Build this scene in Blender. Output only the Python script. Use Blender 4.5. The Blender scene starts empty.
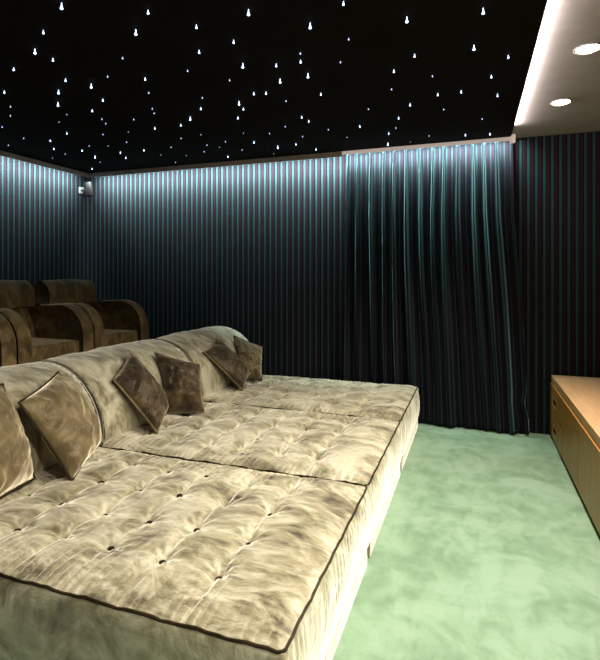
import bpy, bmesh, math, random
import numpy as np
from mathutils import Vector, Matrix

random.seed(7)
scene = bpy.context.scene
COL = scene.collection
PI = math.pi

# ------------------------------------------------------------------ helpers
def mesh_obj(name, verts, faces, mat, parent=None, smooth=True):
    me = bpy.data.meshes.new(name)
    me.from_pydata([tuple(map(float, v)) for v in verts], [], [tuple(int(i) for i in f) for f in faces])
    me.update()
    bm = bmesh.new(); bm.from_mesh(me)
    bmesh.ops.recalc_face_normals(bm, faces=bm.faces)
    bm.to_mesh(me); bm.free()
    if smooth:
        me.polygons.foreach_set('use_smooth', [True] * len(me.polygons))
    if mat: me.materials.append(mat)
    o = bpy.data.objects.new(name, me)
    COL.objects.link(o)
    if parent: o.parent = parent
    return o

def auto_smooth(o, deg=35):
    bm = bmesh.new(); bm.from_mesh(o.data)
    lim = math.radians(deg)
    for e in bm.edges:
        if len(e.link_faces) == 2 and e.calc_face_angle(0) > lim: e.smooth = False
    bm.to_mesh(o.data); bm.free()

def tag(o, label=None, cat=None, group=None, kind=None):
    if label: o['label'] = label
    if cat: o['category'] = cat
    if group: o['group'] = group
    if kind: o['kind'] = kind
    return o

def empty(name, loc, label, cat, group=None):
    o = bpy.data.objects.new(name, None)
    o.empty_display_size = .1
    o.location = loc
    COL.objects.link(o)
    return tag(o, label, cat, group)

def adopt(o, root):
    """parent o to root keeping world-space vertex coordinates"""
    o.parent = root
    o.matrix_parent_inverse = Matrix.Translation(-Vector(root.location))
    return o

class MB:
    def __init__(s): s.v = []; s.f = []
    def add(s, v, f):
        n = len(s.v); s.v += [tuple(p) for p in v]; s.f += [tuple(i + n for i in q) for q in f]
        return s
    def box(s, a, b, bev=0):
        if bev:
            bm = bmesh.new()
            bmesh.ops.create_cube(bm, size=1)
            for v in bm.verts:
                v.co = Vector([a[i] + (v.co[i] + .5) * (b[i] - a[i]) for i in range(3)])
            bmesh.ops.bevel(bm, geom=bm.edges[:], offset=bev, segments=3, affect='EDGES', profile=.6)
            bm.verts.index_update()
            vs = [v.co[:] for v in bm.verts]; fs = [[v.index for v in f.verts] for f in bm.faces]
            bm.free()
            return s.add(vs, fs)
        x0, y0, z0 = a; x1, y1, z1 = b
        return s.add([(x0,y0,z0),(x1,y0,z0),(x1,y1,z0),(x0,y1,z0),(x0,y0,z1),(x1,y0,z1),(x1,y1,z1),(x0,y1,z1)],
                     [(0,3,2,1),(4,5,6,7),(0,1,5,4),(1,2,6,5),(2,3,7,6),(3,0,4,7)])
    def tube(s, pts, r, n=8, closed=False, cap=True):
        pts = [Vector(p) for p in pts]; m = len(pts)
        vs = []; up = Vector((0, 0, 1))
        for i, p in enumerate(pts):
            if closed: t = pts[(i + 1) % m] - pts[i - 1]
            else: t = pts[min(i + 1, m - 1)] - pts[max(i - 1, 0)]
            t.normalize()
            u = up if abs(t.dot(up)) < .95 else Vector((1, 0, 0))
            a = t.cross(u).normalized(); b = a.cross(t).normalized()
            for k in range(n):
                c = 2 * PI * k / n
                vs.append(p + r * (math.cos(c) * a + math.sin(c) * b))
        fs = []
        for i in range(m if closed else m - 1):
            j = (i + 1) % m
            for k in range(n):
                k2 = (k + 1) % n
                fs.append((i * n + k, i * n + k2, j * n + k2, j * n + k))
        if not closed and cap:
            fs.append(tuple(range(n))[::-1]); fs.append(tuple((m - 1) * n + k for k in range(n)))
        return s.add(vs, fs)
    def lathe(s, prof, M=Matrix(), n=24):
        vs = []; fs = []
        for r, z in prof:
            for k in range(n):
                c = 2 * PI * k / n
                vs.append(M @ Vector((r * math.cos(c), r * math.sin(c), z)))
        for i in range(len(prof) - 1):
            for k in range(n):
                k2 = (k + 1) % n
                fs.append((i * n + k, i * n + k2, (i + 1) * n + k2, (i + 1) * n + k))
        fs.append(tuple(range(n))[::-1]); fs.append(tuple((len(prof) - 1) * n + k for k in range(n)))
        return s.add(vs, fs)
    def slab(s, outline, y0, y1, r, seg=5, bulge=0.0, nmid=1):
        """convex outline in x,z swept along y with rounded side edges of radius r"""
        P = np.array(outline, float); n = len(P)
        d1 = np.roll(P, -1, 0) - P; d0 = P - np.roll(P, 1, 0)
        d1 /= np.linalg.norm(d1, axis=1)[:, None] + 1e-9; d0 /= np.linalg.norm(d0, axis=1)[:, None] + 1e-9
        t = d0 + d1; t /= np.linalg.norm(t, axis=1)[:, None] + 1e-9
        nrm = np.stack([t[:, 1], -t[:, 0]], 1)
        area = .5 * np.sum(P[:, 0] * np.roll(P[:, 1], -1) - np.roll(P[:, 0], -1) * P[:, 1])
        if area < 0: nrm = -nrm
        rings = []
        for k in range(seg + 1):
            a = PI / 2 * k / seg
            rings.append((y0 + r * (1 - math.sin(a)), -r * (1 - math.cos(PI/2 - a))))
        for k in range(1, nmid):
            q = k / nmid
            rings.append((y0 + r + (y1 - y0 - 2 * r) * q, bulge * math.sin(PI * q)))
        for k in range(seg, -1, -1):
            a = PI / 2 * k / seg
            rings.append((y1 - r * (1 - math.sin(a)), -r * (1 - math.cos(PI/2 - a))))
        vs = []; fs = []
        for y, off in rings:
            for p, q in zip(P, nrm):
                w = p + q * off
                vs.append((w[0], y, w[1]))
        m = len(rings)
        for i in range(m - 1):
            for k in range(n):
                k2 = (k + 1) % n
                fs.append((i*n+k, i*n+k2, (i+1)*n+k2, (i+1)*n+k))
        fs.append(tuple(range(n))[::-1]); fs.append(tuple((m-1)*n+k for k in range(n)))
        return s.add(vs, fs)
    def obj(s, name, mat, parent=None, smooth=True, deg=35):
        o = mesh_obj(name, s.v, s.f, mat, None, smooth)
        if smooth: auto_smooth(o, deg)
        if parent: adopt(o, parent)
        return o

def noise2(x, y, seed=0):
    """smooth value noise, numpy"""
    r = np.random.RandomState(seed); T = r.rand(64, 64) * 2 - 1
    xi = np.floor(x).astype(int); yi = np.floor(y).astype(int)
    fx = x - xi; fy = y - yi
    fx = fx*fx*(3-2*fx); fy = fy*fy*(3-2*fy)
    g = lambda i, j: T[i % 64, j % 64]
    return (g(xi,yi)*(1-fx)+g(xi+1,yi)*fx)*(1-fy) + (g(xi,yi+1)*(1-fx)+g(xi+1,yi+1)*fx)*fy

# ---------------------------------------------------------------- materials
def lin(h):
    c = [int(h[i:i+2], 16) / 255 for i in (0, 2, 4)]
    return tuple((x / 12.92 if x <= .04045 else ((x + .055) / 1.055) ** 2.4) for x in c) + (1,)

class Mat:
    def __init__(s, name):
        s.m = bpy.data.materials.new(name); s.m.use_nodes = True
        s.nt = s.m.node_tree; s.N = s.nt.nodes; s.L = s.nt.links
        s.b = s.N['Principled BSDF']
        s.tc = s.N.new('ShaderNodeTexCoord')
    def set(s, **k):
        for a, v in k.items():
            s.b.inputs[a.replace('_', ' ')].default_value = v
        return s
    def node(s, t, **k):
        n = s.N.new('ShaderNode' + t)
        for a, v in k.items():
            if a in n.inputs: n.inputs[a].default_value = v
            else: setattr(n, a, v)
        return n
    def link(s, a, b): s.L.new(a, b)
    def noise(s, scale, detail=3, stretch=(1,1,1), rough=.55, rot=(0,0,0), coord='Object', dist=0):
        mp = s.node('Mapping'); mp.inputs['Scale'].default_value = stretch; mp.inputs['Rotation'].default_value = rot
        s.link(s.tc.outputs[coord], mp.inputs['Vector'])
        n = s.node('TexNoise', Scale=scale, Detail=detail, Roughness=rough, Distortion=dist)
        s.link(mp.outputs[0], n.inputs['Vector'])
        return n.outputs['Fac']
    def ramp(s, fac, stops):
        r = s.node('ValToRGB'); e = r.color_ramp.elements
        while len(e) < len(stops): e.new(.5)
        for el, (p, c) in zip(e, stops): el.position = p; el.color = c
        s.link(fac, r.inputs['Fac']); return r.outputs['Color']
    def math(s, op, a, b=None):
        n = s.node('Math', operation=op)
        for i, q in enumerate((a, b)):
            if q is None: continue
            if isinstance(q, (int, float)): n.inputs[i].default_value = q
            else: s.link(q, n.inputs[i])
        return n.outputs[0]
    def bump(s, h, strength, dist, prev=None):
        n = s.node('Bump', Strength=strength, Distance=dist)
        s.link(h, n.inputs['Height'])
        if prev: s.link(prev, n.inputs['Normal'])
        return n.outputs['Normal']
    def normal(s, nrm): s.link(nrm, s.b.inputs['Normal'])

def velvet(name, dark, mid, pale, tint, sheen=.6, srough=.4, rough=.42, spec=.4, patch=.5, lo=.36, hi=.60, metal=0, fuzz=1.0, fuzzr=.3):
    """crushed velvet: nap brushed in patches and streaks"""
    m = Mat(name)
    p = m.noise(3.6, 5, (1, 1.5, 1), .62, dist=1.4)
    w = m.noise(11, 5, (.5, 2.6, 1), .62, rot=(0, 0, .45), dist=1.2)
    g = m.noise(30, 4, (.4, 2.2, 1), .6, rot=(0, 0, .3), dist=.6)
    f = m.noise(420, 2)
    t = m.math('ADD', m.math('MULTIPLY', p, .66), m.math('ADD', m.math('MULTIPLY', w, .27), m.math('MULTIPLY', g, .07)))
    m.link(m.ramp(t, [(lo, lin(dark)), ((lo + hi) / 2, lin(mid)), (hi, lin(pale))]), m.b.inputs['Base Color'])
    m.set(Metallic=metal, Roughness=rough, Sheen_Weight=sheen, Sheen_Roughness=srough, Sheen_Tint=lin(tint), Specular_IOR_Level=spec,
          Specular_Tint=lin(tint))
    nn = m.bump(p, patch, .05)
    nn = m.bump(w, patch * .6, .012, nn)
    nn = m.bump(g, patch * .3, .004, nn)
    nn = m.bump(f, .15, .002, nn)
    m.normal(nn)
    # raised pile: microfibre lobe on top of the cloth
    tc = lin(tint)
    sh = m.node('BsdfSheen', Roughness=fuzzr); sh.inputs['Color'].default_value = tuple(x * fuzz for x in tc[:3]) + (1,)
    m.link(nn, sh.inputs['Normal'])
    ad = m.node('AddShader'); out = m.N['Material Output']
    m.link(m.b.outputs[0], ad.inputs[0]); m.link(sh.outputs[0], ad.inputs[1]); m.link(ad.outputs[0], out.inputs['Surface'])
    return m.m

V_BED = velvet('olive_gold_velvet', '3f3520', '8c8364', 'bbb397', 'fff6e8', sheen=0, rough=.42, spec=.4, patch=.38, lo=.36, hi=.58, fuzz=1.1, fuzzr=.42)
V_DIM = velvet('dimmed_bed_velvet', '2a2013', '5c4a2e', '927a50', 'f3e0b8', sheen=0, spec=.25, patch=.5, lo=.28, hi=.66, fuzz=.8)  # bed velvet again, darkened in colour for the dim rear seats
V_CUSH = velvet('cushion_velvet', '33291a', '5c4e36', '84744f', 'fbeccb', sheen=0, spec=.3, patch=.35, lo=.26, hi=.68, fuzz=1.6, fuzzr=.4)
V_PLUM = velvet('brown_cushion_velvet', '1e170e', '352a1c', '54462f', 'ecd9bd', sheen=0, spec=.3, patch=.4, fuzz=.8, fuzzr=.4)
V_PIPE = velvet('dark_piping', '1c160d', '2a2114', '3a3020', 'd8c8a0', sheen=0, spec=.2, patch=.1, fuzz=.15)

def stripes(name, sheen, axis='wall', fuzz=0):
    m = Mat(name)
    sep = m.node('SeparateXYZ')
    if axis == 'wall':
        m.link(m.tc.outputs['Object'], sep.inputs[0])
        c = m.math('ADD', sep.outputs['X'], sep.outputs['Y'])
    else:
        m.link(m.tc.outputs['UV'], sep.inputs[0])
        c = sep.outputs['X']
    t = m.math('FRACT', m.math('DIVIDE', c, .066))
    A = lin('223f3d'); B = lin('28131a'); Cc = lin('211a20'); D = lin('1b090c')
    if fuzz: A = lin('1c2e2d'); B = lin('20101a'); Cc = lin('1a161c'); D = lin('180a0e')
    r = m.node('ValToRGB'); r.color_ramp.interpolation = 'CONSTANT'
    e = r.color_ramp.elements
    st = [(0, A), (.27, Cc), (.37, D), (.42, Cc), (.56, B), (.68, Cc), (.8, D), (.92, B)]
    while len(e) < len(st): e.new(.5)
    for el, (p, col) in zip(e, st): el.position = p; el.color = col
    m.link(t, r.inputs['Fac'])
    m.link(r.outputs['Color'], m.b.inputs['Base Color'])
    m.set(Roughness=.85, Specular_IOR_Level=.08, Sheen_Weight=sheen, Sheen_Roughness=.35, Sheen_Tint=lin('a4bcc6'))
    nn = m.bump(m.noise(2.2, 3, (1, 1, .6)), .25, .05)
    nn = m.bump(m.noise(500, 2), .2, .002, nn)
    m.normal(nn)
    if fuzz:
        sh = m.node('BsdfSheen', Roughness=.28); sh.inputs['Color'].default_value = tuple(x * fuzz for x in lin('a4d8d8')[:3]) + (1,)
        ad = m.node('AddShader'); m.link(m.b.outputs[0], ad.inputs[0]); m.link(sh.outputs[0], ad.inputs[1])
        m.link(ad.outputs[0], m.N['Material Output'].inputs['Surface'])
    return m.m
FABRIC = stripes('striped_wall_fabric', .04)
DRAPE = stripes('striped_velvet_drape', 0, 'uv', .6)

def plain(name, col, rough=.5, spec=.3, metal=0, bump=0, bscale=60):
    m = Mat(name); n = m.noise(8, 3)
    c = lin(col); c2 = tuple(x * .9 for x in c[:3]) + (1,)
    m.link(m.ramp(n, [(.35, c2), (.65, c)]), m.b.inputs['Base Color'])
    m.set(Roughness=rough, Specular_IOR_Level=spec, Metallic=metal)
    if bump: m.normal(m.bump(m.noise(bscale, 3), bump, .003))
    return m.m
BLACK = plain('matt_black_ceiling', '17110e', .9, .1, bump=.1)
WHITE = plain('white_plaster', 'a39a95', .85, .15, bump=.15)
TRIMM = plain('taupe_painted_trim', 'cdb5b0', .5, .3)
PALE = plain('pale_trim', 'cbb9b0', .5, .3)
GLOW = plain('pale_rail_added_glow', 'cbb9b0', .5, .3)
_g = GLOW.node_tree.nodes['Principled BSDF']; _g.inputs['Emission Color'].default_value = lin('ffe6dc'); _g.inputs['Emission Strength'].default_value = .35  # weak emission stands in for strip light falling on the rail
COPPER = plain('brushed_rose_metal', '4a3d3b', .45, .4, .3)
PLASTW = plain('white_plastic', '8f8882', .4, .4)
RECESS_SHADE = plain('painted_recess_shade', '120c06', .9, .05)  # near-black that paints the shade inside the handle cutouts

def emit(name, col, strength):
    m = Mat(name); m.set(Base_Color=(0, 0, 0, 1), Emission_Color=lin(col), Emission_Strength=strength); return m.m
STAR = emit('fibre_star_glow', 'bcd6ff', 5)
STARF = emit('faint_fibre_star_glow', 'c3d0ff', 2.0)
LENS = emit('downlight_lens_glow', 'fff0cf', 60)

def carpet():
    m = Mat('green_pile_carpet')
    a = m.noise(2.1, 4, (1, 1.5, 1), .62, dist=.7)
    b = m.noise(7, 3, (1.4, .8, 1), .6, dist=.5)
    g = m.noise(260, 2)
    f = m.math('ADD', m.math('MULTIPLY', a, .46), m.math('ADD', m.math('MULTIPLY', b, .30), m.math('MULTIPLY', g, .24)))
    m.link(m.ramp(f, [(.39, lin('738c6f')), (.48, lin('829d7e')), (.56, lin('94ad90'))]), m.b.inputs['Base Color'])
    m.set(Roughness=.95, Specular_IOR_Level=.05, Sheen_Weight=.3, Sheen_Roughness=.5, Sheen_Tint=lin('d5ecd0'))
    nn = m.bump(a, .3, .02); nn = m.bump(g, .5, .006, nn)
    m.normal(nn); return m.m
CARPET = carpet()

def oak(name, c1, c2, grain):
    m = Mat(name)
    n = m.noise(9, 5, grain, .6, dist=.8)
    k = m.noise(60, 3, grain, .6)
    f = m.math('ADD', m.math('MULTIPLY', n, .75), m.math('MULTIPLY', k, .25))
    m.link(m.ramp(f, [(.35, lin(c1)), (.65, lin(c2))]), m.b.inputs['Base Color'])
    m.set(Roughness=.42, Specular_IOR_Level=.4)
    m.normal(m.bump(k, .08, .002)); return m.m
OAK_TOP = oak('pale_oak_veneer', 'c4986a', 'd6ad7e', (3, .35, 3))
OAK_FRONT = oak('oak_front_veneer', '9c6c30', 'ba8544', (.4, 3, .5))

# ------------------------------------------------------------------- camera
cam = bpy.data.cameras.new('camera')
cam.sensor_fit = 'VERTICAL'; cam.sensor_height = 24; cam.lens = 490 / 660 * 24
cam.shift_y = -55 / 660; cam.clip_start = .02
co = bpy.data.objects.new('camera', cam); COL.objects.link(co)
co.location = (0, 0, 1.45); co.rotation_euler = (PI / 2, 0, math.radians(19.55))
scene.camera = co

# --------------------------------------------------------------- room shell
XL, XR, YB, YF, ZC = -4.6, 1.3, 4.95, -1.3, 2.718
def struct(name, mat, *boxes):
    mb = MB()
    for a, b in boxes: mb.box(a, b)
    return tag(mb.obj(name, mat, smooth=False), kind='structure')
struct('floor', CARPET, ((XL-.1, YF-.1, -.1), (XR+.1, YB+.1, 0)))
struct('wall_back', FABRIC, ((XL-.1, YB, 0), (XR+.1, YB+.1, ZC)))
struct('wall_left', FABRIC, ((XL-.1, YF, 0), (XL, YB, ZC)))
struct('wall_right', FABRIC, ((XR, YF, 0), (XR+.1, YB, ZC)))
struct('wall_front', FABRIC, ((XL-.1, YF-.1, 0), (XR+.1, YF, ZC)))
struct('ceiling', WHITE, ((XL-.1, YF-.1, ZC), (XR+.1, YB+.1, ZC+.1)))
struct('platform', plain('dark_riser_carpet', '2b2620', .95, .05), ((XL, .2, 0), (-2.80, YB, .45)))

# dropped star ceiling
PX0, PX1, PY1, PZ = -4.385, .31, 4.715, 2.675
sc_root = empty('star_ceiling', (-2, 2, PZ), 'black dropped ceiling panel studded with tiny blue-white star lights', 'ceiling panel')
MB().box((PX0, YF, PZ), (PX1, PY1, PZ + .02)).obj('panel', BLACK, sc_root, False)
fr = MB()
for x in (-4.0, -2.0, .2):
    fr.box((x - .02, YF, PZ + .02), (x + .02, PY1, ZC))
fr.obj('hanging_batten', BLACK, sc_root, False)
STARS = [(-1.75,1.72,3),(-1.42,1.9,2),(-2.03,1.88,2),(-2.24,2.02,3),(-1.59,2.03,3),(-2.24,2.14,2),(-2.56,2.16,2),(-1.86,2.26,1),(-2.4,2.39,2),(-2.12,2.44,1),(-1.92,2.54,2),(-2.94,2.41,2),(-2.59,2.52,3),(-2.31,2.51,3),(-2.05,2.75,1),(-2.78,2.7,3),(-2.43,2.75,2),(-3.16,2.64,1),(-3.34,2.79,1),(-2.66,2.9,2),(-2.74,3.09,1),(-2.79,3.19,1),(-2.51,3.18,1),(-2.92,2.92,0),(-3.12,3.04,0),(-3.66,2.98,1),(-3.29,3.29,2),(-3.03,3.43,1),(-2.78,3.45,0),(-3.78,3.29,1),(-3.61,3.42,2),(-3.81,3.65,2),(-3.0,3.7,1),(-3.26,3.76,0),(-4.12,3.42,1),(-3.42,3.69,1),(-3.61,3.8,2),(-3.88,3.86,1),(-4.15,3.96,0),(-3.31,3.99,2),(-3.4,4.18,2),(-3.03,3.99,2),(-3.66,4.03,3),(-3.81,4.27,0),(-4.12,4.49,2),(-0.98,2.05,3),(-1.28,2.09,2),(-1.18,2.29,2),(-1.41,2.33,2),(-1.61,2.53,1),(-1.26,2.56,3),(-1.08,2.63,2),(-1.14,2.84,3),(-1.44,2.74,1),(-1.76,2.95,1),(-1.39,2.99,2),(-1.31,3.01,2),(-1.56,3.11,3),(-1.59,3.24,2),(-1.24,3.2,1),(-1.88,3.13,2),(-2.22,3.02,1),(-2.27,3.11,1),(-2.49,3.42,2),(-2.07,3.29,3),(-2.24,3.42,2),(-1.72,3.41,2),(-2.46,3.76,1),(-2.24,3.73,0),(-1.87,3.81,0),(-1.46,3.75,1),(-1.66,3.89,1),(-2.14,3.99,1),(-2.36,4.04,1),(-2.29,4.15,0),(-1.9,4.09,2),(-1.75,4.3,3),(-2.72,3.99,1),(-2.51,4.24,1),(-2.13,4.31,1),(-2.77,4.33,0),(-2.38,4.49,2),(-3.04,4.54,1),(-3.0,4.22,0),(-1.9,4.56,0),(-0.55,2.13,2),(-0.75,2.26,3),(-0.3,2.36,3),(-0.61,2.47,1),(-0.9,2.54,1),(-0.93,2.63,2),(-0.95,2.82,3),(-0.72,2.72,1),(-0.31,2.77,2),(-0.45,2.94,2),(-0.51,3.23,1),(-0.97,3.15,2),(-0.43,3.56,2),(-0.73,3.56,1),(-0.55,3.83,2),(-1.25,3.56,2),(-1.23,3.67,2),(-0.88,3.94,2),(-0.61,4.09,1),(-1.15,3.95,1),(-1.42,4.07,1),(-1.06,4.23,0),(-0.69,4.22,2),(-0.75,4.54,3),(-1.56,4.28,2),(-1.44,4.52,2),(-0.55,4.57,0),(0.04,2.4,3),(0.0,2.77,3),(0.18,2.96,2),(-0.24,3.1,1),(0.1,3.22,2),(-0.08,3.42,2),(-0.23,3.42,2),(0.15,3.57,2),(-0.21,3.75,1),(0.06,4.08,1),(0.13,4.53,2),(-0.07,4.49,2),(-0.37,4.42,1)]
# polished fibre ends: a slim neck with a droplet tip hanging just below the panel
def star_shape(s):
    r = (.0032, .0044, .0056, .0072)[s]; L = (.008, .012, .019, .029)[s]
    return [(r*.25, 0), (r*.3, -L*.35), (r*.6, -L*.62), (r*.95, -L*.82), (r*.9, -L*.93), (r*.45, -L)]
order = sorted(STARS, key=lambda q: (-q[2], math.hypot(q[0], q[1])))
first = {}
for x, y, s in order[:100]:
    if s not in first:
        o = MB().lathe(star_shape(s), n=10).obj('star_light', STAR if s > 1 else STARF, None)
        first[s] = o
    else:
        o = first[s].copy(); COL.objects.link(o)
    o.parent = sc_root
    o.location = Vector((x, y, PZ)) - Vector(sc_root.location)
mb = MB()
for x, y, s in order[100:]:
    mb.lathe(star_shape(s), Matrix.Translation((x, y, PZ)), 8)
tag(mb.obj('star_lights', STARF, sc_root), kind='stuff')

# cove trims that hide the light strips along the back and left walls
struct('trim_1', TRIMM, ((PX0 - .015, PY1, 2.628), (-1.235, PY1 + .015, 2.693)))
struct('trim_2', TRIMM, ((PX0 - .015, YF, 2.628), (PX0, PY1, 2.693)))

# ----------------------------------------------------------------- curtain
NX, NZ = 420, 70
xs = np.linspace(0, 1, NX); zs = np.linspace(0, 1, NZ)
S, Zt = np.meshgrid(xs, zs)                 # Zt 0 top .. 1 bottom
nf = 13
ph = S * nf + .10 * np.sin(S * 23) + .18 * Zt * noise2(S * 5, Zt * 2, 3) + .10 * noise2(S*9, Zt*1.5, 5)
c = .5 + .5 * np.cos(2 * PI * ph)
k = 12.0 * np.exp(-Zt / .16) + 3.8
ridge = c ** k
fold = noise2(S * nf * .98 + 2, Zt * 1.1 + 3, 8)
amp = .026 + .058 * np.clip(Zt / .22, 0, 1) ** .7 - .034 * np.clip((Zt - .45) / .55, 0, 1)
amp = amp * (1 + .6 * fold * np.clip(Zt * 2.5, 0, 1))
pinch = np.exp(-((Zt - .040) / .014) ** 2)
amp = amp * (1 - .45 * pinch)
broad = (.022 * np.sin(2*PI*(S * 3.6 + .25 * Zt)) + .014 * np.sin(2*PI*(S * 6.3 + .4 * Zt + .2))) * np.clip((Zt - .1) / .6, 0, 1)
sec = .008 * np.cos(2 * PI * ph * 3 + 1.0) * np.clip(Zt * 3, 0, 1) * (1 - c) + .010*noise2(S*30, Zt*3, 12)*np.clip(Zt*2,0,1) + broad
Y = 4.885 - amp * ridge - sec
x0 = -1.215 - .02 * Zt; x1 = .335 + .02 * np.clip(Zt*2,0,1) + .115 * np.clip(Zt - .25, 0, 1) / .75
X = x0 + (x1 - x0) * S + .018 * noise2(S * 8, Zt * 2.5, 4) * np.clip(Zt * 2, 0, 1) * np.sin(PI * S)
Y = Y - .05 * np.clip((Zt - .75) / .25, 0, 1) ** 2 * np.clip(S - .3, 0, 1)
kink = np.exp(-((Zt - .90) / .03) ** 2) * np.clip((S - .9) / .1, 0, 1)
X = X - .02 * kink
Y = np.maximum(np.clip(Y, 4.72, 4.935), np.where(S < .62, 4.79, 4.72))
ztop, zbot = 2.685, .012
ZZ = ztop + (zbot - ztop) * Zt + .006 * ridge * Zt
verts = np.stack([X, Y, ZZ], -1).reshape(-1, 3)
idx = np.arange(NX * NZ).reshape(NZ, NX)
faces = np.stack([idx[:-1, :-1], idx[1:, :-1], idx[1:, 1:], idx[:-1, 1:]], -1).reshape(-1, 4)
cur_root = empty('curtain', (-.45, 4.87, 0), 'floor-length pleated velvet curtain with thin teal and maroon stripes on the back wall', 'curtain')
cur = mesh_obj('drape', verts, faces, DRAPE); adopt(cur, cur_root)
uvl = cur.data.uv_layers.new(name='UVMap')
seg = np.sqrt(np.diff(X, axis=1) ** 2 + np.diff(Y, axis=1) ** 2)
arc = np.concatenate([np.zeros((NZ, 1)), np.cumsum(seg, 1)], 1)
arc = np.repeat(arc[35:36], NZ, 0)
U = arc.reshape(-1); Vv = ZZ.reshape(-1)
li = np.empty(len(cur.data.loops), int); cur.data.loops.foreach_get('vertex_index', li)
uvl.data.foreach_set('uv', np.stack([U[li], Vv[li]], -1).astype(np.float32).reshape(-1))
so = cur.modifiers.new('thickness', 'SOLIDIFY'); so.thickness = .003; so.offset = 1
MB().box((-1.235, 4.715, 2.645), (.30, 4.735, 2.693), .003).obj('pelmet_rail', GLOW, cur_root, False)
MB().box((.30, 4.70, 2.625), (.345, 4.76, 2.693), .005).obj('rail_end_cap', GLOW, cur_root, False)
MB().box((-1.235, 4.80, 2.685), (.345, 4.925, 2.717)).obj('curtain_track', PALE, cur_root, False)

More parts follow.
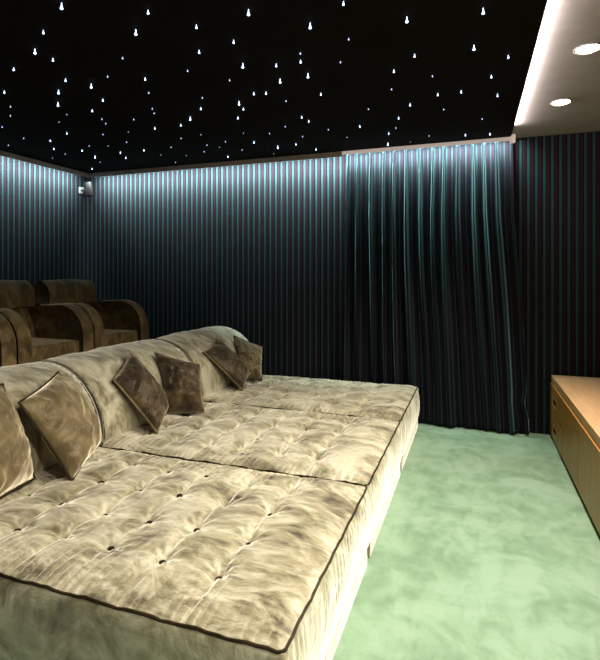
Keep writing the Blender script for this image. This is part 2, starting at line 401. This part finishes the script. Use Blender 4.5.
# ------------------------------------------------------------------ sunbeds
XF, XB = -.505, -2.16            # front edge, foot of backrest
ZT, ZB = .378, .085
def bed(y0, W, seed, label):
    root = empty('daybed', (-1.5, y0 + W/2, 0), label, 'daybed', 'velvet daybeds in the front row')
    rng = np.random.RandomState(seed)
    x_back = -2.45
    L = XF - x_back
    NU, NW = 330, 200
    u = np.linspace(0, L, NU); w = np.linspace(0, W, NW)
    Uu, Ww = np.meshgrid(u, w, indexing='ij')          # u from the front edge backwards
    dF = Uu; dN = Ww; dFar = W - Ww
    de = np.minimum(np.minimum(dF, dN), dFar)
    Z = np.full_like(Uu, ZT)
    Z += .040 * (1 - np.exp(-de / .055))
    Z += .010 * noise2(Uu * 5, Ww * 5, seed) * (1 - np.exp(-de / .05))
    cols = [.355 + .235 * i for i in range(7)]; rows = [.263 + (W - .45) / 3 * j for j in range(4)]
    pts = [(a + rng.uniform(-.012, .012), b + rng.uniform(-.012, .012)) for a in cols for b in rows]
    for a, b in pts:
        r2 = np.sqrt((Uu - a) ** 2 + (Ww - b) ** 2)
        dep = rng.uniform(.026, .034) + .008 * math.exp(-((a - .4) / .3) ** 2) + (.008 if seed > 1 else 0)
        Z -= dep * np.exp(-(r2 / .060) ** 1.2) + .005 * np.exp(-(r2 / .026) ** 2)
        th = np.arctan2(Ww - b, Uu - a)
        Z += .0035 * np.sin(th * 9 + rng.uniform(0, 6)) * np.exp(-((r2 - .06) / .04) ** 2)
    # pulled valleys joining the buttons
    for i, a in enumerate(cols):
        mn = rng.uniform(.5, 1.2)
        line = a + .010 * noise2(Ww * 7 + i * 3, Ww * 0 + i, seed + 9)
        tri = np.ones_like(Ww)
        Z -= .011 * mn * np.exp(-((Uu - line) / .018) ** 2) * np.clip((Ww) / .12, 0, 1) * np.clip((W - Ww) / .1, 0, 1)
    for j, b in enumerate(rows):
        line = b + .010 * noise2(Uu * 7 + j * 3, Uu * 0 + j, seed + 19)
        Z -= .0055 * np.exp(-((Ww - line) / .020) ** 2) * np.clip((Uu - .2) / .12, 0, 1)
    # gathers that run in from the seams
    gn = .35 - (.5 + .5 * np.sin(2*PI*(Uu / .040 + .5 * noise2(Uu*6, Ww*3, seed+1) + Ww*1.5))) ** 4 * (1.2 + 1.0 * noise2(Uu * 9, Ww * 2, seed + 2))
    Z += .0085 * gn * (np.exp(-dN / .13) + np.exp(-dFar / .13)) * np.clip(dF / .12, 0, 1) * (1 - np.exp(-np.minimum(dN, dFar)/.012))
    gf = .35 - (.5 + .5 * np.sin(2*PI*(Ww / .05 + .6 * noise2(Ww*6, Uu*3, seed+3)))) ** 4 * (.5 + .6 * noise2(Ww * 8, Uu * 2, seed + 4))
    Z += .0050 * gf * np.exp(-dF / .13) * (1 - np.exp(-dF/.015))
    # crushed creases
    q = noise2(Uu * 22 + 3*noise2(Uu*5, Ww*5, seed+7), Ww * 7, seed + 5); q2 = noise2(Uu * 30, Ww * 12, seed + 6)
    Z += (.0032 * q + .0015 * q2) * (1 - np.exp(-de / .03))
    Xw = XF - Uu; Yw = y0 + Ww
    top = np.stack([Xw, Yw, Z], -1).reshape(-1, 3)
    idx = np.arange(NU * NW).reshape(NU, NW)
    f = [np.stack([idx[:-1, :-1], idx[1:, :-1], idx[1:, 1:], idx[:-1, 1:]], -1).reshape(-1, 4)]
    loop = np.concatenate([idx[:, 0], idx[-1, 1:], idx[-2::-1, -1], idx[0, -2:0:-1]])
    n = len(loop)
    lp = top[loop]
    nx = np.zeros(n); ny = np.zeros(n)
    nx[np.isclose(lp[:, 0], XF)] = 1; nx[np.isclose(lp[:, 0], x_back)] = -1
    ny[np.isclose(lp[:, 1], y0)] = -1; ny[np.isclose(lp[:, 1], y0 + W)] = 1
    arcp = np.concatenate([[0], np.cumsum(np.linalg.norm(np.diff(lp[:, :2], axis=0), axis=1))])
    verts = [top]; prev = loop; base = len(top)
    K = 22
    for kk in range(1, K + 1):
        t = kk / K
        h = ZT + (ZB - ZT) * t
        bul = .016 * math.sin(PI * t) ** .7 + .002
        gath = .0045 * np.sin(2*PI*(arcp / .045 + .5 * noise2(arcp * 5, arcp*0 + t*.6, seed+11))) * math.exp(-t / .35) * (.5 + .6*noise2(arcp*4, arcp*0, seed+13))
        gath += .006 * noise2(arcp * 5, arcp * 0 + t * 1.5, seed + 15)
        fx = (bul + gath * min(1, t * 8)) * nx
        fy = (.15 * bul + .2 * gath * min(1, t * 8) - .003) * ny
        if seed == 1: fy = np.where(ny < 0, (bul + gath * min(1, t*8)) * ny, fy)
        ring = np.stack([lp[:, 0] + fx, lp[:, 1] + fy, np.full(n, h)], -1)
        ids = base + np.arange(n); base += n
        f.append(np.stack([prev, np.roll(prev, -1), np.roll(ids, -1), ids], -1))
        verts.append(ring); prev = ids
    F = [tuple(x) for x in np.concatenate(f)] + [tuple(prev)]
    m = mesh_obj('mattress', np.concatenate(verts), F, V_BED); adopt(m, root)
    # piping round the top edge
    ins = .004
    path = []
    y1 = y0 + W
    wob = lambda s: .003 * math.sin(s * 31 + seed) + .002 * math.sin(s * 77)
    for i in range(60): x = x_back + (XF - .02 - x_back) * i / 59; path.append((x, y0 + ins, ZT + .004 + wob(x)))
    for i in range(1, 5):
        a = -PI/2 + PI/2 * i / 5; path.append((XF - .02 + .018 * math.cos(a), y0 + ins + .02 + .02 * math.sin(a), ZT + .004))
    for i in range(40): y = y0 + .022 + (W - .044) * i / 39; path.append((XF - .002, y, ZT + .004 + wob(y)))
    for i in range(1, 5):
        a = PI/2 * i / 5; path.append((XF - .02 + .018 * math.cos(a), y1 - ins - .02 + .02 * math.sin(a), ZT + .004))
    for i in range(60): x = XF - .02 + (x_back - XF + .02) * i / 59; path.append((x, y1 - ins, ZT + .004 + wob(x + 5)))
    MB().tube(path, .0055, 8).obj('piping', V_PIPE, root)
    # buttons
    proto = None
    zz = lambda a, b: Z[int(round(a / L * (NU - 1))), int(round(b / W * (NW - 1)))]
    for a, b in pts:
        if a > L - .28: continue
        loc = Vector((XF - a, y0 + b, zz(a, b) + .010))
        if proto is None:
            proto = MB().lathe([(.010, -.010), (.012, -.003), (.014, 0), (.012, .004), (.007, .0065), (.001, .0075)], n=14).obj('button', V_PIPE, None)
            o = proto
        else:
            o = proto.copy(); COL.objects.link(o)
        o.parent = root; o.location = loc - Vector(root.location)
    # plinth
    pl = MB().box((-2.74, y0 + .03, 0), (XF + .004, y0 + W - .03, ZB + .012), .01)
    pl.obj('plinth', V_BED, root)
    # rolled backrest
    prof = [(-2.74, .08), (-2.74, .80)]
    for i in range(7):
        a = PI - PI/2 * i / 6; prof.append((-2.65 + .09 * math.cos(a), .80 + .09 * math.sin(a)))
    for i in range(1, 17):
        a = PI/2 - PI/2 * 1.0 * i / 16; prof.append((-2.64 + .475 * math.cos(a) ** .95 if i < 16 else -2.165, .43 + .46 * math.sin(a)))
    prof += [(-2.19, .38), (-2.22, .32), (-2.24, .08)]
    NY = 90
    P = np.array(prof[::-1]); d = np.concatenate([[0], np.cumsum(np.linalg.norm(np.diff(P, axis=0), axis=1))])
    # resample densely
    dd = np.linspace(0, d[-1], 110); Pr = np.stack([np.interp(dd, d, P[:, 0]), np.interp(dd, d, P[:, 1])], -1)
    tng = np.gradient(Pr, axis=0); tng /= np.linalg.norm(tng, axis=1)[:, None]
    nm = np.stack([tng[:, 1], -tng[:, 0]], 1)
    r = .035; ys = []
    for kk in range(7): a = PI/2 * kk / 6; ys.append((y0 + .004 + r * (1 - math.sin(a)), -r * (1 - math.cos(PI/2 - a))))
    for kk in range(1, NY): ys.append((y0 + .004 + r + (W - .008 - 2*r) * kk / NY, .012 * math.sin(PI * kk / NY) ** .5))
    for kk in range(6, -1, -1): a = PI/2 * kk / 6; ys.append((y0 + W - .004 - r * (1 - math.sin(a)), -r * (1 - math.cos(PI/2 - a))))
    vs = []
    M = len(dd)
    for (y, off) in ys:
        yy = np.full(M, y); e = min(y - y0, y0 + W - y)
        wr = .006 * noise2(yy * 6, dd * 5, seed + 30) + .004 * noise2(yy * 14, dd * 6 + yy * 6, seed + 31)
        wr += .0035 * np.sin(2*PI*(dd / .05 + noise2(dd * 5, yy * 3, seed + 33))) * math.exp(-e / .10)
        o = (off + wr * min(1, e / .03))[:, None] * nm
        vs.append(np.stack([Pr[:, 0] + o[:, 0], yy, Pr[:, 1] + o[:, 1]], -1))
    vs = np.concatenate(vs); nr = len(ys)
    ii = np.arange(nr * M).reshape(nr, M)
    f = np.stack([ii[:-1], np.roll(ii, -1, 1)[:-1], np.roll(ii, -1, 1)[1:], ii[1:]], -1).reshape(-1, 4)
    F = [tuple(x) for x in f] + [tuple(ii[0])[::-1], tuple(ii[-1])]
    br = mesh_obj('backrest', vs, F, V_BED); adopt(br, root)
    for yy in (y0 + .016, y0 + W - .016):
        pm = MB().tube([(p[0] + q[0]*-.004, yy, p[1] + q[1]*-.004) for p, q in zip(Pr[12:-20:2], nm[12:-20:2])], .006, 7)
        pp = pm.obj('backrest_piping', V_PIPE, None); pp.parent = br
    return root, Z
PITCH = 1.168; Wd = 1.163
bed(1.283, Wd, 1, 'wide gold velvet daybed nearest the camera, its brown near side fully in view')
bed(1.283 + PITCH, Wd, 2, 'gold velvet daybed in the middle of the front row of three')
bed(1.283 + 2*PITCH, Wd, 3, 'farthest gold velvet daybed, set against the striped curtain')

# ----------------------------------------------------------------- cushions
def off_roll(P, margin):
    """soft cushions flatten where they lean against the rolled backrest"""
    P = P.copy()
    dx = (P[..., 0] + 2.64) / .475; dz = np.maximum(P[..., 2] - .43, 0) / .46
    q = np.sqrt(np.maximum(dx, .02) ** 2 + dz ** 2)
    f = np.maximum(1, (1 + margin / .467) / q)
    P[..., 0] = -2.64 + .475 * np.maximum(dx, .02) * f
    P[..., 2] = np.where(P[..., 2] > .43, .43 + .46 * dz * f, P[..., 2])
    return P
def cushion(corners, mat, seed, label, tf=.085, tb=.06, pinch=.025):
    B0, B1, T1, T0 = [Vector(c) for c in corners]
    cen = (B0 + B1 + T1 + T0) / 4
    nrm = ((B1 + T1 - B0 - T0).cross(T0 + T1 - B0 - B1)).normalized()
    n = 56
    s = np.linspace(0, 1, n)
    A, Bq = np.meshgrid(s, s, indexing='ij')      # A across, Bq up
    a1 = (2 * A - 1); b1 = (2 * Bq - 1)
    # mid-edges pull in, corners stay out as ears
    A2 = .5 + .5 * a1 * (1 - pinch * 2 * (1 - b1 ** 2) * np.abs(a1))
    B2 = .5 + .5 * b1 * (1 - pinch * 2 * (1 - a1 ** 2) * np.abs(b1))
    lerp = lambda p, q, t: np.array(p)[None, None] * (1 - t[..., None]) + np.array(q)[None, None] * t[..., None]
    P = (np.array(B0) * ((1-A2)*(1-B2))[..., None] + np.array(B1) * (A2*(1-B2))[..., None]
         + np.array(T1) * (A2*B2)[..., None] + np.array(T0) * ((1-A2)*B2)[..., None])
    prof = np.clip((1 - np.abs(a1) ** 2.2) * (1 - np.abs(b1) ** 2.2), 0, 1) ** .55
    N = np.array(nrm)
    wr = .010 * noise2(A * 6, Bq * 6, seed) + .008 * (1 - np.abs(noise2(A * 5 + Bq * 3, Bq * 9 - A * 4, seed + 1)) * 2)
    corner_w = np.exp(-((1 - np.abs(a1)) + (1 - np.abs(b1))) / .35)
    ang = np.arctan2(1 - np.abs(b1), 1 - np.abs(a1) + 1e-6)
    wr += .009 * np.sin(ang * 11 + seed) * corner_w * np.clip(prof * 3, 0, 1)
    edge = np.clip(np.minimum(1 - np.abs(a1), 1 - np.abs(b1)) / .3, 0, 1)
    wr += .006 * np.sin(2*PI*(Bq * 9 + noise2(A*4, Bq*4, seed+2))) * (1 - edge) * np.clip(prof * 2, 0, 1)
    tfm = tf * prof * (1 + .25 * (-b1) * .6) + wr * np.clip(prof * 2, 0, 1)
    tbm = tb * prof + wr * .5 * np.clip(prof * 2, 0, 1)
    Fv = P + N * tfm[..., None]; Bv = P - N * tbm[..., None]
    rim = np.clip(prof * 4, 0, 1)[..., None]
    P = off_roll(P, .030); Fv = off_roll(Fv, .030 + .012); Bv = off_roll(Bv, .022)
    Fv = Fv * rim + P * (1 - rim); Bv = Bv * rim + P * (1 - rim)
    idx = np.arange(n * n).reshape(n, n)
    vs = np.concatenate([Fv.reshape(-1, 3), Bv.reshape(-1, 3)])
    f = np.stack([idx[:-1, :-1], idx[1:, :-1], idx[1:, 1:], idx[:-1, 1:]], -1).reshape(-1, 4)
    f2 = f[:, ::-1] + n * n
    root = mesh_obj('cushion', vs - np.array(cen), np.concatenate([f, f2]), mat)
    bm = bmesh.new(); bm.from_mesh(root.data)
    bmesh.ops.remove_doubles(bm, verts=bm.verts, dist=1e-5)
    bmesh.ops.recalc_face_normals(bm, faces=bm.faces)
    bm.to_mesh(root.data); bm.free()
    root.location = cen
    tag(root, label, 'cushion', 'velvet cushions on the daybeds')
    loop = [P[i, 0] for i in range(n)] + [P[-1, j] for j in range(1, n)] + [P[i, -1] for i in range(n-2, -1, -1)] + [P[0, j] for j in range(n-2, 0, -1)]
    mb = MB().tube([Vector(q) - cen for q in loop], .0065, 7, closed=True)
    p = mb.obj('piping', V_PIPE if mat is not V_PLUM else V_CUSH, None); p.parent = root
    return root
cushion([(-1.98, 1.40, .425), (-2.075, 1.87, .43), (-2.245, 1.83, .90), (-2.20, 1.36, .88)], V_CUSH, 41,
        'plump cushion on the nearest daybed, cut off by the left edge of the photo', .135, .06)
cushion([(-1.903, 1.937, .415), (-2.071, 2.329, .46), (-2.284, 2.218, .885), (-2.124, 1.821, .82)], V_CUSH, 42,
        'bronze cushion tilted on one corner beside the cut-off cushion on the nearest daybed', .125, .055)
cushion([(-1.957, 2.722, .41), (-2.125, 3.05, .45), (-2.345, 2.94, .89), (-2.235, 2.63, .758)], V_PLUM, 43,
        'dark brown cushion standing on a corner, left one on the middle daybed', .105, .045)
cushion([(-2.16, 3.06, .42), (-1.915, 3.238, .415), (-2.03, 3.36, .745), (-2.33, 3.20, .85)], V_PLUM, 44,
        'dark slumped cushion against the roll, right one on the middle daybed', .12, .05)
cushion([(-1.95, 3.967, .415), (-2.045, 4.31, .50), (-2.37, 4.19, .83), (-2.265, 3.82, .765)], V_PLUM, 45,
        'brown cushion leaning at the front on the farthest daybed', .10, .04)
cushion([(-2.19, 4.34, .42), (-1.96, 4.40, .415), (-2.03, 4.58, .72), (-2.29, 4.44, .84)], V_CUSH, 46,
        'cushion with gathered edges at the far end of the farthest daybed', .10, .05)

# ------------------------------------------------------- recliners at rear
def armchair(y0, label):
    root = empty('cinema_armchair', (-3.5, y0 + .375, .45), label, 'armchair', 'velvet armchairs on the rear platform')
    Wc = .75; aw = .118
    def arm(ya):
        out = [(-3.12, .46), (-3.095, .75), (-3.10, .92)]
        for i in range(0, 13):
            a = PI/2 * i / 12
            out.append((-3.36 + .26 * math.cos(a), .93 + .265 * math.sin(a)))
        out += [(-3.6, 1.185), (-3.80, 1.15), (-3.88, 1.05), (-3.90, .46)]
        # densify
        MB().slab(out, ya, ya + aw, .03, 5, .004, 6).obj('armrest', V_DIM, root, deg=60)
    arm(y0 + .003); arm(y0 + Wc - aw - .003)
    MB().box((-3.78, y0 + aw + .008, .74), (-3.12, y0 + Wc - aw - .008, .905), .035).obj('seat', V_DIM, root, deg=60)
    MB().box((-3.80, y0 + aw + .004, .452), (-3.15, y0 + Wc - aw - .004, .735), .02).obj('base', V_DIM, root, deg=60)
    back = [(-3.62, .90), (-3.66, 1.05), (-3.74, 1.18), (-3.80, 1.21), (-3.88, 1.20), (-3.93, 1.12), (-3.93, .5), (-3.80, .5), (-3.80, .86)]
    MB().slab(back, y0 + aw + .008, y0 + Wc - aw - .008, .035, 5, .012, 6).obj('backrest', V_DIM, root, deg=60)
    hd = []
    for x, z in [(-3.70, 1.20), (-3.695, 1.30), (-3.725, 1.38), (-3.79, 1.425), (-3.86, 1.41), (-3.90, 1.34), (-3.905, 1.24), (-3.87, 1.215), (-3.80, 1.205)]:
        hd.append((x, z - .025))
    MB().slab(hd, y0 + .085, y0 + Wc - .065, .06, 6, .01, 6).obj('headrest', V_DIM, root, deg=70)
    return root
for y0, lb in ((1.89, 'velvet armchair on the rear platform cut off by the left edge, mostly its armrest showing'),
               (2.648, 'dimly lit velvet armchair, middle of the rear row, its headrest at the left edge'),
               (3.406, 'dimly lit velvet armchair at the far end of the rear row beside the back wall')):
    armchair(y0, lb)

# ------------------------------------------------------------ wall speaker
sp = empty('wall_speaker', (-4.6, 4.82, 2.50), 'small rose-grey cylindrical wall speaker on a bracket in the corner under the trim', 'wall speaker')
Mx = Matrix.Translation((-4.45, 4.80, 2.50)) @ Matrix.Rotation(math.radians(-8), 4, 'Y')
MB().lathe([(.02, -.088), (.036, -.085), (.04, -.078), (.04, .078), (.036, .085), (.02, .088)], Mx, 24).obj('body', COPPER, sp)
MB().tube([(-4.597, 4.82, 2.50), (-4.53, 4.815, 2.50), (-4.48, 4.805, 2.50)], .012, 10).obj('bracket_arm', COPPER, sp)
MB().box((-4.5995, 4.785, 2.46), (-4.585, 4.855, 2.54), .004).obj('wall_plate', PLASTW, sp)

# --------------------------------------------------------------- sideboard
CX = .66
sb = empty('sideboard', (.95, 3, 0), 'low oak sideboard with cutout handles along the right side', 'sideboard')
CY0, CY1 = .54, 4.90
MB().box((CX + .004, CY0, 0), (1.285, CY1, .49)).obj('carcass', OAK_TOP, sb, False)  # pale colour in the gaps stands in for lit door edges
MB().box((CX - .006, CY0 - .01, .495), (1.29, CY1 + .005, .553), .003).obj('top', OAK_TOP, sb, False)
def front_with_hole(name, y0, y1, z0, z1, hole=None):
    xa, xb = CX - .016, CX + .003
    mb = MB()
    if hole is None:
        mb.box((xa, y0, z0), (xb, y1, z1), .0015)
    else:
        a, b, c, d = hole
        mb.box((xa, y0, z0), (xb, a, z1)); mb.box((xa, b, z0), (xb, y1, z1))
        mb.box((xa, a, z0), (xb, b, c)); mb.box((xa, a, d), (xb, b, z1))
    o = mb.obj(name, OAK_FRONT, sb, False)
    if hole:
        a, b, c, d = hole
        h = MB().box((xa + .003, a + .001, c + .001), (xb - .0005, b - .001, d - .001)).obj('handle_recess_shade', RECESS_SHADE, None, False)
        h.parent = o
        lip = MB()
        t = .008
        lip.box((xa - .0008, a, c), (xa + .012, b, c + t)); lip.box((xa - .0008, a, d - t), (xa + .012, b, d))
        lip.box((xa - .0008, a, c), (xa + .012, a + t, d)); lip.box((xa - .0008, b - t, c), (xa + .012, b, d))
        l = lip.obj('handle_rim', OAK_TOP, None, False); l.parent = o
    return o
front_with_hole('drawer', 4.265, 4.895, .262, .487, (4.56, 4.74, .325, .395))
front_with_hole('drawer', 4.265, 4.895, .035, .256, (4.56, 4.74, .085, .155))
for i in range(6):
    y1 = 4.252 - i * .62
    front_with_hole('door', y1 - .608, y1, .035, .487)

# -------------------------------------------------------------- downlights
DL = []
for i, y in enumerate((4.02, 3.12, 2.22, 1.32, .42)):  # the last one is unseen, added to brighten the nearest bed
    where = ('nearest the back wall', 'second from the back wall', 'third from the back wall', 'fourth from the back wall', 'fifth from the back wall, added out of view')[i]
    d = empty('downlight', (.60, y, ZC), 'glowing round downlight in the white ceiling, ' + where, 'downlight', 'downlights in the white ceiling')
    T = Matrix.Translation((.60, y, ZC))
    MB().lathe([(.056, -.001), (.070, -.001), (.072, -.006), (.068, -.009), (.058, -.006), (.056, -.001)], T, 32).obj('ring', WHITE, d)
    MB().lathe([(.056, -.002), (.053, -.008), (.001, -.012)], T, 28).obj('lens', LENS, d)
    DL.append((.60, y))

# ------------------------------------------------------------------ lights
def area(name, loc, rot, sx, sy, e, col, spread=180):
    l = bpy.data.lights.new(name, 'AREA'); l.shape = 'RECTANGLE'; l.size = sx; l.size_y = sy
    l.energy = e; l.color = col; l.spread = math.radians(spread)
    o = bpy.data.objects.new(name, l); COL.objects.link(o); o.location = loc; o.rotation_euler = rot; return o
COOL = (.68, .95, 1.0)
area('led_strip_back', (-2.05, 4.765, 2.672), (math.radians(50), 0, 0), 4.7, .012, 132, COOL, 132)
area('led_strip_left', (-4.425, 1.7, 2.672), (0, math.radians(50), 0), .012, 6.0, 158, COOL, 132)
area('led_strip_soffit', (.318, 1.6, 2.702), (0, -PI/2, 0), .014, 5.8, 34, (1, .91, .90))
for x, y in DL:
    l = bpy.data.lights.new('downlight_lamp', 'SPOT'); l.energy = 180; l.color = (1, .94, .85)
    l.spot_size = math.radians(102 if y > 3.5 else 112); l.spot_blend = 1; l.shadow_soft_size = .045
    o = bpy.data.objects.new('downlight_lamp', l); COL.objects.link(o); o.location = (x, y, ZC - .06)
    tgt = Vector((x - (.9 if y > 3.5 else 1.15), y - (.6 if y > 3.5 else .2 if y > 1 else -.3), .4)); o.rotation_euler = (tgt - o.location).to_track_quat('-Z', 'Y').to_euler()

w = bpy.data.worlds.new('world'); scene.world = w; w.use_nodes = True
w.node_tree.nodes['Background'].inputs[0].default_value = (.01, .01, .012, 1)
vs_ = scene.view_settings
scene.display_settings.display_device = 'sRGB'
vs_.view_transform = 'Standard'; vs_.look = 'None'; vs_.gamma = 1; vs_.use_curve_mapping = False; vs_.exposure = 0
